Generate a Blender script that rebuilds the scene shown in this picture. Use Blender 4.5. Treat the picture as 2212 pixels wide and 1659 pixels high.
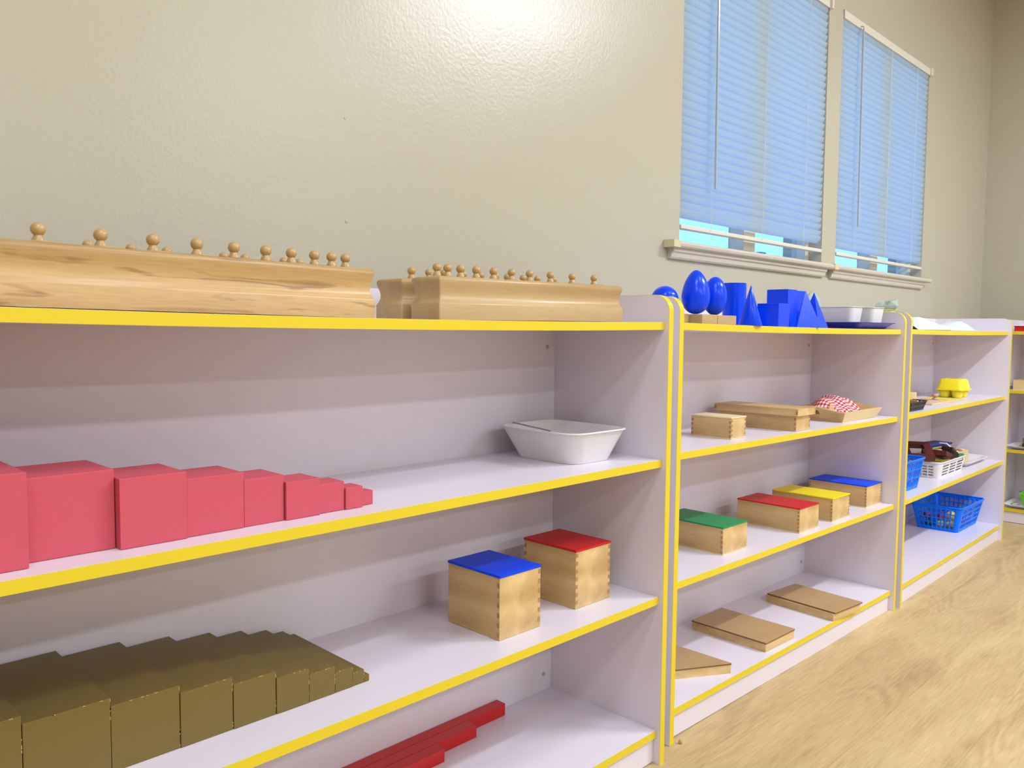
import bpy, bmesh, math, random
from mathutils import Vector, Matrix
random.seed(7)
for o in list(bpy.data.objects): bpy.data.objects.remove(o)
S = bpy.context.scene
C = S.collection
PI = math.pi

# ------------------------------------------------------------------ camera
CX, CY, CZ, YAW, PITCH, ROLL, FPX = -1.3361, -0.8939, 0.8628, 0.7924, -0.0649, 0.0092, 1764.64
cd = bpy.data.cameras.new('camera'); cam = bpy.data.objects.new('camera', cd); C.objects.link(cam)
fwd = Vector((math.sin(YAW)*math.cos(PITCH), math.cos(YAW)*math.cos(PITCH), math.sin(PITCH)))
right = Vector((math.cos(YAW), -math.sin(YAW), 0)); up = right.cross(fwd)
c_, s_ = math.cos(ROLL), math.sin(ROLL)
r2 = c_*right + s_*up; u2 = -s_*right + c_*up
cam.matrix_world = Matrix(((r2.x, u2.x, -fwd.x, CX), (r2.y, u2.y, -fwd.y, CY), (r2.z, u2.z, -fwd.z, CZ), (0, 0, 0, 1)))
cd.sensor_width = 36; cd.lens = 36*FPX/2212; cd.clip_start = .02; cd.clip_end = 60
S.camera = cam

# ------------------------------------------------------------------ world, lights, exposure
w = bpy.data.worlds.new('world'); S.world = w; w.use_nodes = True
nt = w.node_tree; bg = nt.nodes['Background']
tc = nt.nodes.new('ShaderNodeTexCoord'); sx = nt.nodes.new('ShaderNodeSeparateXYZ'); cr = nt.nodes.new('ShaderNodeValToRGB')
nt.links.new(tc.outputs['Generated'], sx.inputs[0]); nt.links.new(sx.outputs['Z'], cr.inputs[0]); nt.links.new(cr.outputs[0], bg.inputs[0])
cr.color_ramp.elements[0].color = (.24, .56, 1, 1); cr.color_ramp.elements[0].position = 0
cr.color_ramp.elements[1].color = (.10, .34, 1, 1); cr.color_ramp.elements[1].position = .8
bg.inputs[1].default_value = 2.0

def area(name, loc, sx_, sy_, power, col=(1, .95, .86)):
    l = bpy.data.lights.new(name, 'AREA'); l.shape = 'RECTANGLE'; l.size = sx_; l.size_y = sy_; l.energy = power; l.color = col
    o = bpy.data.objects.new(name, l); C.objects.link(o); o.location = loc
    return o
LC = (.90, 1.0, 1.13)
area('left_fill_light', (1.72, -1.60, 2.58), 1.1, .11, 58, LC)
area('left_fill_light', (.3, -1.2, 2.58), .5, .3, 7, LC)
area('left_fill_light', (-1.0, -.85, 2.58), .8, .3, 11, LC)
area('left_fill_light', (-2.1, -1.8, 2.58), .9, .3, 16, LC)  # added fill light, brightens left-facing box sides and side panels
area('left_fill_light', (1.45, -3.6, 2.58), 1.2, .2, 30, LC)
area('left_fill_light', (-1.2, -3.6, 2.58), 1.2, .2, 28, LC)
area('left_fill_light', (2.3, -5.95, 2.58), 1.2, .25, 36, LC)
area('left_fill_light', (-.6, -5.95, 2.58), 1.2, .25, 46, LC)
S.view_settings.view_transform = 'Standard'; S.view_settings.look = 'None'
S.view_settings.gamma = 1; S.view_settings.use_curve_mapping = False
S.view_settings.exposure = .40

# ------------------------------------------------------------------ materials
def lin(c):
    return tuple((x/12.92 if x <= .04045 else ((x+.055)/1.055)**2.4) for x in [v/255 for v in c]) + (1,)
def mat(name, col, rough=.5, spec=.5, noise=0, nscale=60, bump=0, bscale=200, coat=0, trans=0):
    m = bpy.data.materials.new(name); m.use_nodes = True; n = m.node_tree.nodes; L = m.node_tree.links
    b = n['Principled BSDF']; col = lin(col)
    b.inputs['Base Color'].default_value = col; b.inputs['Roughness'].default_value = rough
    b.inputs['Specular IOR Level'].default_value = spec; b.inputs['Coat Weight'].default_value = coat; b.inputs['Coat Roughness'].default_value = .12
    t = n.new('ShaderNodeTexCoord')
    if noise:
        x = n.new('ShaderNodeTexNoise'); x.inputs['Scale'].default_value = nscale; x.inputs['Detail'].default_value = 4
        L.new(t.outputs['Object'], x.inputs['Vector'])
        mx = n.new('ShaderNodeMix'); mx.data_type = 'RGBA'
        mx.inputs[6].default_value = tuple(v*(1-noise) for v in col[:3]) + (1,); mx.inputs[7].default_value = tuple(min(1, v*(1+noise)) for v in col[:3]) + (1,)
        L.new(x.outputs['Fac'], mx.inputs[0]); L.new(mx.outputs[2], b.inputs['Base Color'])
    if bump:
        x = n.new('ShaderNodeTexNoise'); x.inputs['Scale'].default_value = bscale; x.inputs['Detail'].default_value = 3
        L.new(t.outputs['Object'], x.inputs['Vector'])
        bp = n.new('ShaderNodeBump'); bp.inputs['Strength'].default_value = bump; bp.inputs['Distance'].default_value = .001
        L.new(x.outputs['Fac'], bp.inputs['Height']); L.new(bp.outputs[0], b.inputs['Normal'])
    return m
def wood(name, c1, c2, axis=0, fine=1.0, rough=.42, streak=None, rings=0.0, seed=0.0, coat=.15):
    """grain runs along the given local axis"""
    m = bpy.data.materials.new(name); m.use_nodes = True; n = m.node_tree.nodes; L = m.node_tree.links
    b = n['Principled BSDF']; b.inputs['Roughness'].default_value = rough; b.inputs['Coat Weight'].default_value = coat; b.inputs['Coat Roughness'].default_value = .25
    t = n.new('ShaderNodeTexCoord'); mp = n.new('ShaderNodeMapping'); L.new(t.outputs['Object'], mp.inputs[0])
    sc = [16*fine]*3; sc[axis] = 1.3*fine; mp.inputs['Scale'].default_value = sc; mp.inputs['Location'].default_value = (seed, seed*.7, seed*.3)
    a = n.new('ShaderNodeTexNoise'); a.inputs['Scale'].default_value = 1.2; a.inputs['Detail'].default_value = 5; a.inputs['Distortion'].default_value = .8
    L.new(mp.outputs[0], a.inputs['Vector'])
    mp2 = n.new('ShaderNodeMapping'); L.new(t.outputs['Object'], mp2.inputs[0]); sc2 = [420]*3; sc2[axis] = 28; mp2.inputs['Scale'].default_value = sc2
    f = n.new('ShaderNodeTexNoise'); f.inputs['Scale'].default_value = 1; f.inputs['Detail'].default_value = 2; L.new(mp2.outputs[0], f.inputs['Vector'])
    wv = n.new('ShaderNodeTexWave'); wv.bands_direction = 'Z' if axis != 2 else 'X'; wv.inputs['Scale'].default_value = .35; wv.inputs['Distortion'].default_value = 7; wv.inputs['Detail'].default_value = 2; wv.inputs['Detail Scale'].default_value = .8
    L.new(mp.outputs[0], wv.inputs['Vector'])
    def math_(op, x, y):
        q = n.new('ShaderNodeMath'); q.operation = op
        for i, v in enumerate((x, y)):
            if isinstance(v, (int, float)): q.inputs[i].default_value = v
            else: L.new(v, q.inputs[i])
        return q.outputs[0]
    v = math_('MULTIPLY', a.outputs['Fac'], .55)
    v = math_('ADD', v, math_('MULTIPLY', f.outputs['Fac'], .25))
    v = math_('ADD', v, math_('MULTIPLY', wv.outputs['Fac'], .12 + rings))
    r = n.new('ShaderNodeValToRGB'); r.color_ramp.elements[0].position = .30; r.color_ramp.elements[1].position = .68
    r.color_ramp.elements[0].color = lin(c2); r.color_ramp.elements[1].color = lin(c1); L.new(v, r.inputs[0])
    out = r.outputs[0]
    if streak:
        mp3 = n.new('ShaderNodeMapping'); L.new(t.outputs['Object'], mp3.inputs[0]); mp3.inputs['Scale'].default_value = (7, 30, 75); mp3.inputs['Rotation'].default_value = (0, .06, 0); mp3.inputs['Location'].default_value = (3.1, 0, .4)
        s = n.new('ShaderNodeTexNoise'); s.inputs['Scale'].default_value = 1; s.inputs['Detail'].default_value = 3; s.inputs['Distortion'].default_value = .5; L.new(mp3.outputs[0], s.inputs['Vector'])
        r3 = n.new('ShaderNodeValToRGB'); r3.color_ramp.elements[0].position = .57; r3.color_ramp.elements[1].position = .66
        r3.color_ramp.elements[0].color = (0, 0, 0, 1); r3.color_ramp.elements[1].color = (.6, .6, .6, 1); L.new(s.outputs['Fac'], r3.inputs[0])
        mx = n.new('ShaderNodeMix'); mx.data_type = 'RGBA'; mx.inputs[7].default_value = lin(streak)
        L.new(r3.outputs[0], mx.inputs[0]); L.new(out, mx.inputs[6]); out = mx.outputs[2]
    L.new(out, b.inputs['Base Color'])
    bp = n.new('ShaderNodeBump'); bp.inputs['Strength'].default_value = .06; bp.inputs['Distance'].default_value = .0005
    L.new(f.outputs['Fac'], bp.inputs['Height']); L.new(bp.outputs[0], b.inputs['Normal'])
    return m

M = {}
def wall_material():
    m = mat('wall_paint', (182, 175, 156), .30, .5)
    n = m.node_tree.nodes; L = m.node_tree.links; b = n['Principled BSDF']
    t = n.new('ShaderNodeTexCoord')
    x = n.new('ShaderNodeTexNoise'); x.inputs['Scale'].default_value = 130; x.inputs['Detail'].default_value = 2; L.new(t.outputs['Object'], x.inputs['Vector'])
    y = n.new('ShaderNodeTexNoise'); y.inputs['Scale'].default_value = 7; y.inputs['Detail'].default_value = 2; L.new(t.outputs['Object'], y.inputs['Vector'])
    ml = n.new('ShaderNodeMath'); ml.operation = 'MULTIPLY'; ml.inputs[1].default_value = 2.2; L.new(y.outputs['Fac'], ml.inputs[0])
    ad = n.new('ShaderNodeMath'); ad.operation = 'ADD'; L.new(x.outputs['Fac'], ad.inputs[0]); L.new(ml.outputs[0], ad.inputs[1])
    bp = n.new('ShaderNodeBump'); bp.inputs['Strength'].default_value = .32; bp.inputs['Distance'].default_value = .0011
    L.new(ad.outputs[0], bp.inputs['Height']); L.new(bp.outputs[0], b.inputs['Normal'])
    return m
M['wall'] = wall_material()
M['ceiling'] = mat('ceiling_paint', (236, 232, 222), .8)
M['trim'] = mat('sill_paint', (200, 191, 174), .35, bump=.05, bscale=60)
M['trim_cap'] = mat('sill_end_paint', (206, 196, 160), .4)
M['lam'] = mat('lavender_laminate', (224, 215, 225), .33, .5, noise=.035, nscale=900)
M['yellow'] = mat('yellow_edge_band', (224, 200, 36), .35, .5)
M['pink'] = mat('pink_paint', (200, 80, 96), .55, .4, noise=.05, nscale=260, bump=.08, bscale=500)
M['brown'] = mat('olive_brown_paint', (114, 94, 40), .48, .5, noise=.10, nscale=400, bump=.1, bscale=600)
M['red'] = mat('red_paint', (196, 22, 26), .38, .5, bump=.03)
M['lid_blue'] = mat('blue_lid_paint', (0, 70, 236), .42, .2)
M['lid_red'] = mat('red_lid_paint', (200, 34, 38), .42, .25)
M['lid_green'] = mat('green_lid_paint', (30, 140, 84), .42, .25)
M['lid_yellow'] = mat('yellow_lid_paint', (240, 216, 20), .42, .25)
M['blue'] = mat('blue_gloss_paint', (0, 66, 240), .24, .25, noise=.06, nscale=20, coat=.1)
M['white'] = mat('white_plastic', (224, 220, 220), .3, .5)
M['vinyl'] = mat('white_vinyl', (214, 208, 196), .4)
M['black'] = mat('black_plastic', (30, 28, 24), .35)
M['bluep'] = mat('blue_basket_plastic', (0, 120, 255), .35, .25)
M['lime'] = mat('lime_plastic', (110, 215, 20), .3)
M['navy'] = mat('navy_tray_plastic', (22, 26, 130), .3)
M['grey'] = mat('grey_metal', (150, 145, 138), .3)
M['cap'] = mat('grey_screw_cap', (172, 158, 160), .5)
M['eggy'] = mat('yellow_carton_plastic', (250, 228, 40), .35)
M['beech'] = wood('beech_grain', (200, 170, 124), (174, 142, 94))
M['beech2'] = wood('pale_block_grain', (196, 166, 118), (172, 140, 92), seed=3)
M['maple'] = wood('streaked_maple', (198, 162, 108), (148, 110, 64), fine=.75, streak=(112, 72, 34), rings=.2)
M['birchx'] = wood('birch_box', (226, 194, 138), (186, 150, 94), axis=0, fine=1.2, rings=.05, seed=1.3)
M['birchy'] = wood('birch_box_deep', (226, 194, 138), (186, 150, 94), axis=1, fine=1.2, rings=.05, seed=2.1)
M['joint'] = mat('end_grain', (168, 130, 80), .55, noise=.1, nscale=600)
M['ply'] = mat('pale_plywood', (226, 206, 160), .5, noise=.04, nscale=200)
M['flat'] = wood('tan_lid_wood', (196, 160, 112), (178, 142, 94), axis=0, fine=.7, rough=.38)
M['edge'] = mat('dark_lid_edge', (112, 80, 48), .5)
M['knob'] = wood('turned_knob', (200, 166, 116), (178, 144, 94), axis=2, fine=2, rough=.35)
M['tray'] = wood('pale_tray_wood', (228, 204, 150), (208, 180, 124), axis=0, fine=1)
M['chip'] = mat('worn_edge', (190, 160, 80), .6)

def floor_material():
    m = bpy.data.materials.new('oak_vinyl_floor'); m.use_nodes = True; n = m.node_tree.nodes; L = m.node_tree.links
    b = n['Principled BSDF']; b.inputs['Roughness'].default_value = .5; b.inputs['Specular IOR Level'].default_value = .35
    t = n.new('ShaderNodeTexCoord')
    def mp(sc, loc=(0, 0, 0)):
        q = n.new('ShaderNodeMapping'); L.new(t.outputs['Object'], q.inputs[0]); q.inputs['Scale'].default_value = sc; q.inputs['Location'].default_value = loc; return q.outputs[0]
    a = n.new('ShaderNodeTexNoise'); a.inputs['Scale'].default_value = 1; a.inputs['Detail'].default_value = 6; a.inputs['Distortion'].default_value = 1.2; L.new(mp((1.4, 9, 1)), a.inputs['Vector'])
    f = n.new('ShaderNodeTexNoise'); f.inputs['Scale'].default_value = 1; f.inputs['Detail'].default_value = 4; f.inputs['Distortion'].default_value = .3; L.new(mp((14, 190, 1)), f.inputs['Vector'])
    c1 = n.new('ShaderNodeTexNoise'); c1.inputs['Scale'].default_value = 1; c1.inputs['Detail'].default_value = 1.5; c1.inputs['Distortion'].default_value = .35; L.new(mp((1.5, 5.5, 1), (.3, .1, 0)), c1.inputs['Vector'])
    c2 = n.new('ShaderNodeMath'); c2.operation = 'MULTIPLY'; c2.inputs[1].default_value = 95; L.new(c1.outputs['Fac'], c2.inputs[0])
    wv = n.new('ShaderNodeMath'); wv.operation = 'SINE'; L.new(c2.outputs[0], wv.inputs[0])
    k1 = n.new('ShaderNodeTexNoise'); k1.inputs['Scale'].default_value = 1; k1.inputs['Detail'].default_value = 2; L.new(mp((2.2, 6, 1), (5, 2, 0)), k1.inputs['Vector'])
    k2 = n.new('ShaderNodeMapRange'); k2.inputs['From Min'].default_value = .48; k2.inputs['From Max'].default_value = .66; L.new(k1.outputs['Fac'], k2.inputs['Value'])
    br = n.new('ShaderNodeTexBrick'); br.offset = .37; br.inputs['Scale'].default_value = 1; br.inputs['Brick Width'].default_value = 1.22; br.inputs['Row Height'].default_value = .18; br.inputs['Mortar Size'].default_value = .0008
    br.inputs['Color1'].default_value = (.45, .45, .45, 1); br.inputs['Color2'].default_value = (.58, .58, .58, 1); br.inputs['Mortar'].default_value = (.2, .2, .2, 1)
    L.new(mp((1, 1, 1), (.35, .06, 0)), br.inputs['Vector'])
    def mt(op, x, y):
        q = n.new('ShaderNodeMath'); q.operation = op
        for i, v in enumerate((x, y)):
            if isinstance(v, (int, float)): q.inputs[i].default_value = v
            else: L.new(v, q.inputs[i])
        return q.outputs[0]
    v = mt('MULTIPLY', a.outputs['Fac'], .42); v = mt('ADD', v, mt('MULTIPLY', f.outputs['Fac'], .36)); v = mt('SUBTRACT', v, mt('MULTIPLY', k2.outputs[0], .06)); v = mt('ADD', v, mt('MULTIPLY', mt('MULTIPLY', wv.outputs[0], k2.outputs[0]), .055)); v = mt('ADD', v, .05); v = mt('ADD', v, mt('MULTIPLY', br.outputs['Fac'], -.05))
    sp = n.new('ShaderNodeSeparateColor'); L.new(br.outputs['Color'], sp.inputs[0]); v = mt('ADD', v, mt('MULTIPLY', sp.outputs[0], .18))
    r = n.new('ShaderNodeValToRGB'); r.color_ramp.elements[0].position = .30; r.color_ramp.elements[1].position = .66
    r.color_ramp.elements[0].color = lin((164, 134, 92)); r.color_ramp.elements[1].color = lin((208, 181, 134)); L.new(v, r.inputs[0]); L.new(r.outputs[0], b.inputs['Base Color'])
    bp = n.new('ShaderNodeBump'); bp.inputs['Strength'].default_value = .15; bp.inputs['Distance'].default_value = .0008; L.new(f.outputs['Fac'], bp.inputs['Height']); L.new(bp.outputs[0], b.inputs['Normal'])
    return m
M['floor'] = floor_material()

def mixmat(name, col, kind, fac, rough=.3, col2=None):
    m = bpy.data.materials.new(name); m.use_nodes = True; n = m.node_tree.nodes; L = m.node_tree.links
    b = n['Principled BSDF']; b.inputs['Base Color'].default_value = lin(col); b.inputs['Roughness'].default_value = rough
    t = n.new('ShaderNodeBsdfTranslucent' if kind == 'translucent' else 'ShaderNodeBsdfTransparent'); t.inputs[0].default_value = lin(col2 or col)
    mx = n.new('ShaderNodeMixShader'); mx.inputs[0].default_value = fac
    L.new(b.outputs[0], mx.inputs[1]); L.new(t.outputs[0], mx.inputs[2]); L.new(mx.outputs[0], n['Material Output'].inputs[0])
    return m
M['slat'] = mixmat('blind_slat_vinyl', (188, 202, 204), 'translucent', .5, .35, (225, 238, 255))
M['wand'] = mixmat('clear_wand_plastic', (190, 200, 208), 'transparent', .25, .15)
M['glass'] = mixmat('window_glass', (235, 242, 248), 'transparent', .92, .02, (240, 246, 250))
M['film'] = mixmat('pale_green_film', (204, 216, 202), 'transparent', .35, .2)
M['paper'] = mat('thin_white_cloth', (205, 216, 211), .6)
M['fence'] = mat('outdoor_fence', (235, 240, 245), .8, noise=.12, nscale=6)
M['ground'] = mat('outdoor_ground', (130, 130, 120), .9)
def gingham():
    m = bpy.data.materials.new('red_gingham'); m.use_nodes = True; n = m.node_tree.nodes; L = m.node_tree.links; b = n['Principled BSDF']; b.inputs['Roughness'].default_value = .85
    t = n.new('ShaderNodeUVMap'); s = n.new('ShaderNodeSeparateXYZ'); L.new(t.outputs[0], s.inputs[0])
    outs = []
    for k in (0, 1):
        a = n.new('ShaderNodeMath'); a.operation = 'MULTIPLY'; a.inputs[1].default_value = 22; L.new(s.outputs[k], a.inputs[0])
        f = n.new('ShaderNodeMath'); f.operation = 'FRACT'; L.new(a.outputs[0], f.inputs[0])
        g = n.new('ShaderNodeMath'); g.operation = 'GREATER_THAN'; g.inputs[1].default_value = .5; L.new(f.outputs[0], g.inputs[0]); outs.append(g.outputs[0])
    ad = n.new('ShaderNodeMath'); ad.operation = 'ADD'; L.new(outs[0], ad.inputs[0]); L.new(outs[1], ad.inputs[1])
    hf = n.new('ShaderNodeMath'); hf.operation = 'MULTIPLY'; hf.inputs[1].default_value = .5; L.new(ad.outputs[0], hf.inputs[0])
    r = n.new('ShaderNodeValToRGB'); r.color_ramp.elements[0].color = lin((245, 225, 222)); r.color_ramp.elements[1].color = lin((160, 20, 36)); e = r.color_ramp.elements.new(.5); e.color = lin((214, 120, 128))
    L.new(hf.outputs[0], r.inputs[0]); L.new(r.outputs[0], b.inputs['Base Color']); return m
M['gingham'] = gingham()
def cm(name, col, rough=.35):
    if name not in M: M[name] = mat(name, col, rough)
    return M[name]

# ------------------------------------------------------------------ mesh helpers
def link(name, bm, m, parent=None, smooth=False):
    me = bpy.data.meshes.new(name); bmesh.ops.recalc_face_normals(bm, faces=bm.faces); bm.to_mesh(me); bm.free()
    if smooth:
        for p in me.polygons: p.use_smooth = True
    ob = bpy.data.objects.new(name, me); C.objects.link(ob)
    if m: me.materials.append(m)
    if parent: ob.parent = parent
    return ob
def auto(ob, ang=35):
    me = ob.data; me.shade_smooth() if hasattr(me, 'shade_smooth') else None
    me.set_sharp_from_angle(angle=math.radians(ang)); return ob
def BM(): return bmesh.new()
def box(bm, x0, x1, y0, y1, z0, z1, bev=0):
    r = bmesh.ops.create_cube(bm, size=1)['verts']
    for v in r:
        v.co = Vector(((x0+x1)/2 + v.co.x*(x1-x0), (y0+y1)/2 + v.co.y*(y1-y0), (z0+z1)/2 + v.co.z*(z1-z0)))
    if bev:
        es = {e for v in r for e in v.link_edges}
        bmesh.ops.bevel(bm, geom=list(es), offset=bev, segments=2, profile=.6, affect='EDGES')
    return bm
def bx(x0, x1, y0, y1, z0, z1, bev=0): return box(BM(), x0, x1, y0, y1, z0, z1, bev)
def ngon_prism(bm, pts, z0, z1):
    a = [bm.verts.new((x, y, z0)) for x, y in pts]; b = [bm.verts.new((x, y, z1)) for x, y in pts]; n = len(pts)
    bm.faces.new(a[::-1]); bm.faces.new(b)
    for i in range(n): bm.faces.new((a[i], a[(i+1) % n], b[(i+1) % n], b[i]))
    return bm
def lathe(bm, prof, seg=28, cx=0, cy=0, cz=0):
    rings = []
    for r, z in prof:
        if r < 1e-6: rings.append([bm.verts.new((cx, cy, cz+z))])
        else: rings.append([bm.verts.new((cx+r*math.cos(2*PI*i/seg), cy+r*math.sin(2*PI*i/seg), cz+z)) for i in range(seg)])
    for A, B in zip(rings, rings[1:]):
        for i in range(seg):
            j = (i+1) % seg
            if len(A) == 1 and len(B) == 1: continue
            if len(A) == 1: bm.faces.new((A[0], B[i], B[j]))
            elif len(B) == 1: bm.faces.new((A[i], A[j], B[0]))
            else: bm.faces.new((A[i], A[j], B[j], B[i]))
    if len(rings[0]) > 1: bm.faces.new(rings[0][::-1])
    if len(rings[-1]) > 1: bm.faces.new(rings[-1])
    return bm
def tube(bm, pts, r, seg=8, closed=False):
    P = [Vector(p) for p in pts]; n = len(P); rings = []
    for i, p in enumerate(P):
        d = (P[(i+1) % n]-P[i-1]) if closed else (P[min(i+1, n-1)]-P[max(i-1, 0)])
        d.normalize(); a = d.orthogonal().normalized() if abs(d.z) > .9 else d.cross(Vector((0, 0, 1))).normalized(); b = d.cross(a)
        rings.append([bm.verts.new(p + r*(math.cos(2*PI*k/seg)*a + math.sin(2*PI*k/seg)*b)) for k in range(seg)])
    m = n if closed else n-1
    for i in range(m):
        A, B = rings[i], rings[(i+1) % n]
        for k in range(seg): bm.faces.new((A[k], A[(k+1) % seg], B[(k+1) % seg], B[k]))
    if not closed: bm.faces.new(rings[0][::-1]); bm.faces.new(rings[-1])
    return bm
def tag(o, label=None, cat=None, group=None, kind=None):
    if label: o['label'] = label
    if cat: o['category'] = cat
    if group: o['group'] = group
    if kind: o['kind'] = kind
    return o
def thing(name, label, cat, loc=(0, 0, 0), rotz=0, group=None):
    o = bpy.data.objects.new(name, None); C.objects.link(o); o.empty_display_size = .05
    o.location = loc; o.rotation_euler = (0, 0, rotz); return tag(o, label, cat, group)
def struct(name, bm, m): return tag(link(name, bm, m), kind='structure')
def at(o, loc, rz=0):
    o.location = loc; o.rotation_euler = (0, 0, rz); return o

# ------------------------------------------------------------------ room shell
WY = .33; XR = 3.26; XL = -2.75; YF = -6.9; H = 2.6
struct('floor', bx(XL, XR, YF, WY, -.05, 0), M['floor'])
struct('ceiling', bx(XL-.12, XR+.12, YF-.12, WY+.14, H, H+.08), M['ceiling'])
struct('wall_right', bx(XR, XR+.12, YF, WY, -.05, H), M['wall'])
struct('wall_left', bx(XL-.12, XL, YF, WY, -.05, H), M['wall'])
struct('wall_front', bx(XL-.12, XR+.12, YF-.12, YF, -.05, H), M['wall'])
xs = [XL-.12, .532, 1.402, 1.512, 2.385, XR+.12]; zs = [-.05, 1.094, 1.978, H]
W1 = (xs[1], xs[2]); W2 = (xs[3], xs[4]); WZ = (zs[1], zs[2])
bm = BM(); hole = {(1, 1), (3, 1)}
for y in (WY, WY+.14):
    vg = {}
    for i, x in enumerate(xs):
        for j, z in enumerate(zs): vg[i, j] = bm.verts.new((x, y, z))
    for i in range(5):
        for j in range(3):
            if (i, j) not in hole: bm.faces.new((vg[i, j], vg[i+1, j], vg[i+1, j+1], vg[i, j+1]))
    if y == WY: v0 = vg
for (i, j) in hole:
    ring = [(i, j), (i+1, j), (i+1, j+1), (i, j+1)]
    for a, b in zip(ring, ring[1:]+ring[:1]): bm.faces.new((v0[a], v0[b], vg[b], vg[a]))
ring = [(i, 0) for i in range(6)] + [(5, 1), (5, 2), (5, 3)] + [(i, 3) for i in (4, 3, 2, 1, 0)] + [(0, 2), (0, 1)]
for a, b in zip(ring, ring[1:]+ring[:1]): bm.faces.new((v0[a], v0[b], vg[b], vg[a]))
struct('wall_back', bm, M['wall'])

def window(n, x0, x1):
    z0, z1 = WZ; y0, y1 = WY+.045, WY+.095; f = .026; xm = (x0+x1)/2
    bm = BM(); box(bm, x0+.001, x0+f, y0, y1, z0+.001, z1-.001); box(bm, x1-f, x1-.001, y0, y1, z0+.001, z1-.001); box(bm, x0+f, x1-f, y0, y1, z0+.001, z0+.018); box(bm, x0+f, x1-f, y0, y1, z1-.04, z1-.001)
    box(bm, xm-.035, xm+.035, y0-.012, y1-.01, z0+.02, z1-.02)
    w = struct('window_%d' % n, bm, M['vinyl'])
    link('window_pane', bx(x0+f, x1-f, y1-.018, y1-.014, z0+.018, z1-.04), M['glass'], w)
    # stool with a rounded nose and a stepped apron
    lo, hi = x0-.072, x1+.036
    if n == 1: hi = x1+.052
    bm = BM()
    noseP = [(WY-.0005, 1.1015), (WY-.022, 1.1015), (WY-.030, 1.0985), (WY-.033, 1.093), (WY-.031, 1.087), (WY-.026, 1.0835), (WY-.0005, 1.0835)]
    a = [bm.verts.new((lo, y, z)) for y, z in noseP]; b = [bm.verts.new((hi, y, z)) for y, z in noseP]; k = len(noseP)
    bm.faces.new(a); bm.faces.new(b[::-1])
    for i in range(k): bm.faces.new((a[i], a[(i+1) % k], b[(i+1) % k], b[i]))
    box(bm, x0+.0015, x1-.0015, WY-.0005, WY+.044, 1.0945, 1.1015)
    link('window_sill', bm, M['trim'], w)
    bm = BM(); a_lo, a_hi = lo+.018, hi-.045
    apP = [(WY-.0005, 1.0835), (WY-.019, 1.0835), (WY-.019, 1.0745), (WY-.014, 1.070), (WY-.012, 1.060), (WY-.008, 1.0555), (WY-.0005, 1.0555)]
    a = [bm.verts.new((a_lo, y, z)) for y, z in apP]; b = [bm.verts.new((a_hi, y, z)) for y, z in apP]; k = len(apP)
    bm.faces.new(a); bm.faces.new(b[::-1])
    for i in range(k): bm.faces.new((a[i], a[(i+1) % k], b[(i+1) % k], b[i]))
    link('sill_apron', bm, M['trim'], w)
    link('sill_end_cap', bx(lo-.0012, lo+.03, WY-.0335, WY-.0008, 1.0832, 1.1022), M['trim_cap'], w)
    return w
window(1, *W1); window(2, *W2)

def blind(x0, x1, zb, wandx, wandz, label, lifted):
    yb = WY+.0085; zt = WZ[1]-.003
    t = thing('window_blind', label, 'window blind', ((x0+x1)/2, yb, zb), 0, 'mini blinds on the back wall windows')
    ox, oy, oz = (x0+x1)/2, yb, zb
    def L(bm, name, m, smooth=False):
        bmesh.ops.translate(bm, verts=bm.verts, vec=(-ox, -oy, -oz)); return link(name, bm, m, t, smooth)
    L(bx(x0+.004, x1-.001, yb-.013, yb+.013, zt-.027, zt, .001), 'headrail', M['vinyl'])
    L(bx(x1-.006, x1+.006, yb-.022, yb-.013, zt-.030, zt+.001, .001), 'valance_clip', M['vinyl'])
    bm = BM(); pitch = .0223; wd = .0272; z = zt-.040; k = 0; zl = []
    while z > zb+.020:
        zl.append(z); z -= pitch
    if lifted: zl[-1] += .004
    for z in zl:
        a = math.radians(60 + random.uniform(-1.0, 1.0)); ca, sa = math.cos(a), math.sin(a); pts = []
        for q in range(6):
            s = (q/5-.5)*wd; bul = .0030*(1-(2*q/5-1)**2)   # s up the slat, bulge towards the room
            pts.append((yb - s*ca - bul*sa, z + s*sa - bul*ca))
        nx = 12; dz = [random.uniform(-.0004, .0004) for _ in range(nx+1)]
        V = [[bm.verts.new((x0+.004+(x1-x0-.0085)*i/nx, y, zz+dz[i])) for y, zz in pts] for i in range(nx+1)]
        for i in range(nx):
            for j in range(5): bm.faces.new((V[i][j], V[i+1][j], V[i+1][j+1], V[i][j+1]))
    L(bm, 'slats', M['slat'], True)
    L(bx(x0+.005, x1-.004, yb-.011, yb+.011, zb, zb+.011, .002), 'bottom_rail', M['vinyl'])
    for fx in (.17, .51, .83):
        xx = x0+(x1-x0)*fx
        L(tube(BM(), [(xx, yb-.0135, zb+.005), (xx, yb-.0135, zt-.02)], .0006, 5), 'ladder_cord', M['vinyl'])
    bm = BM(); tube(bm, [(wandx, yb-.022, zt-.03), (wandx+.003, yb-.026, wandz)], .0036, 6); L(bm, 'tilt_wand', M['wand'])
    bm = BM(); tube(bm, [(wandx, yb-.012, zt-.018), (wandx, yb-.022, zt-.022), (wandx, yb-.022, zt-.034)], .0018, 6); L(bm, 'wand_hook', M['grey'])
    return t
blind(W1[0], W1[1], 1.139, .676, 1.258, 'white mini blind with tilt wand covering the nearer window', True)
blind(W2[0], W2[1], 1.139, 1.655, 1.250, 'white mini blind covering the farther window with its headrail in view', False)

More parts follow.
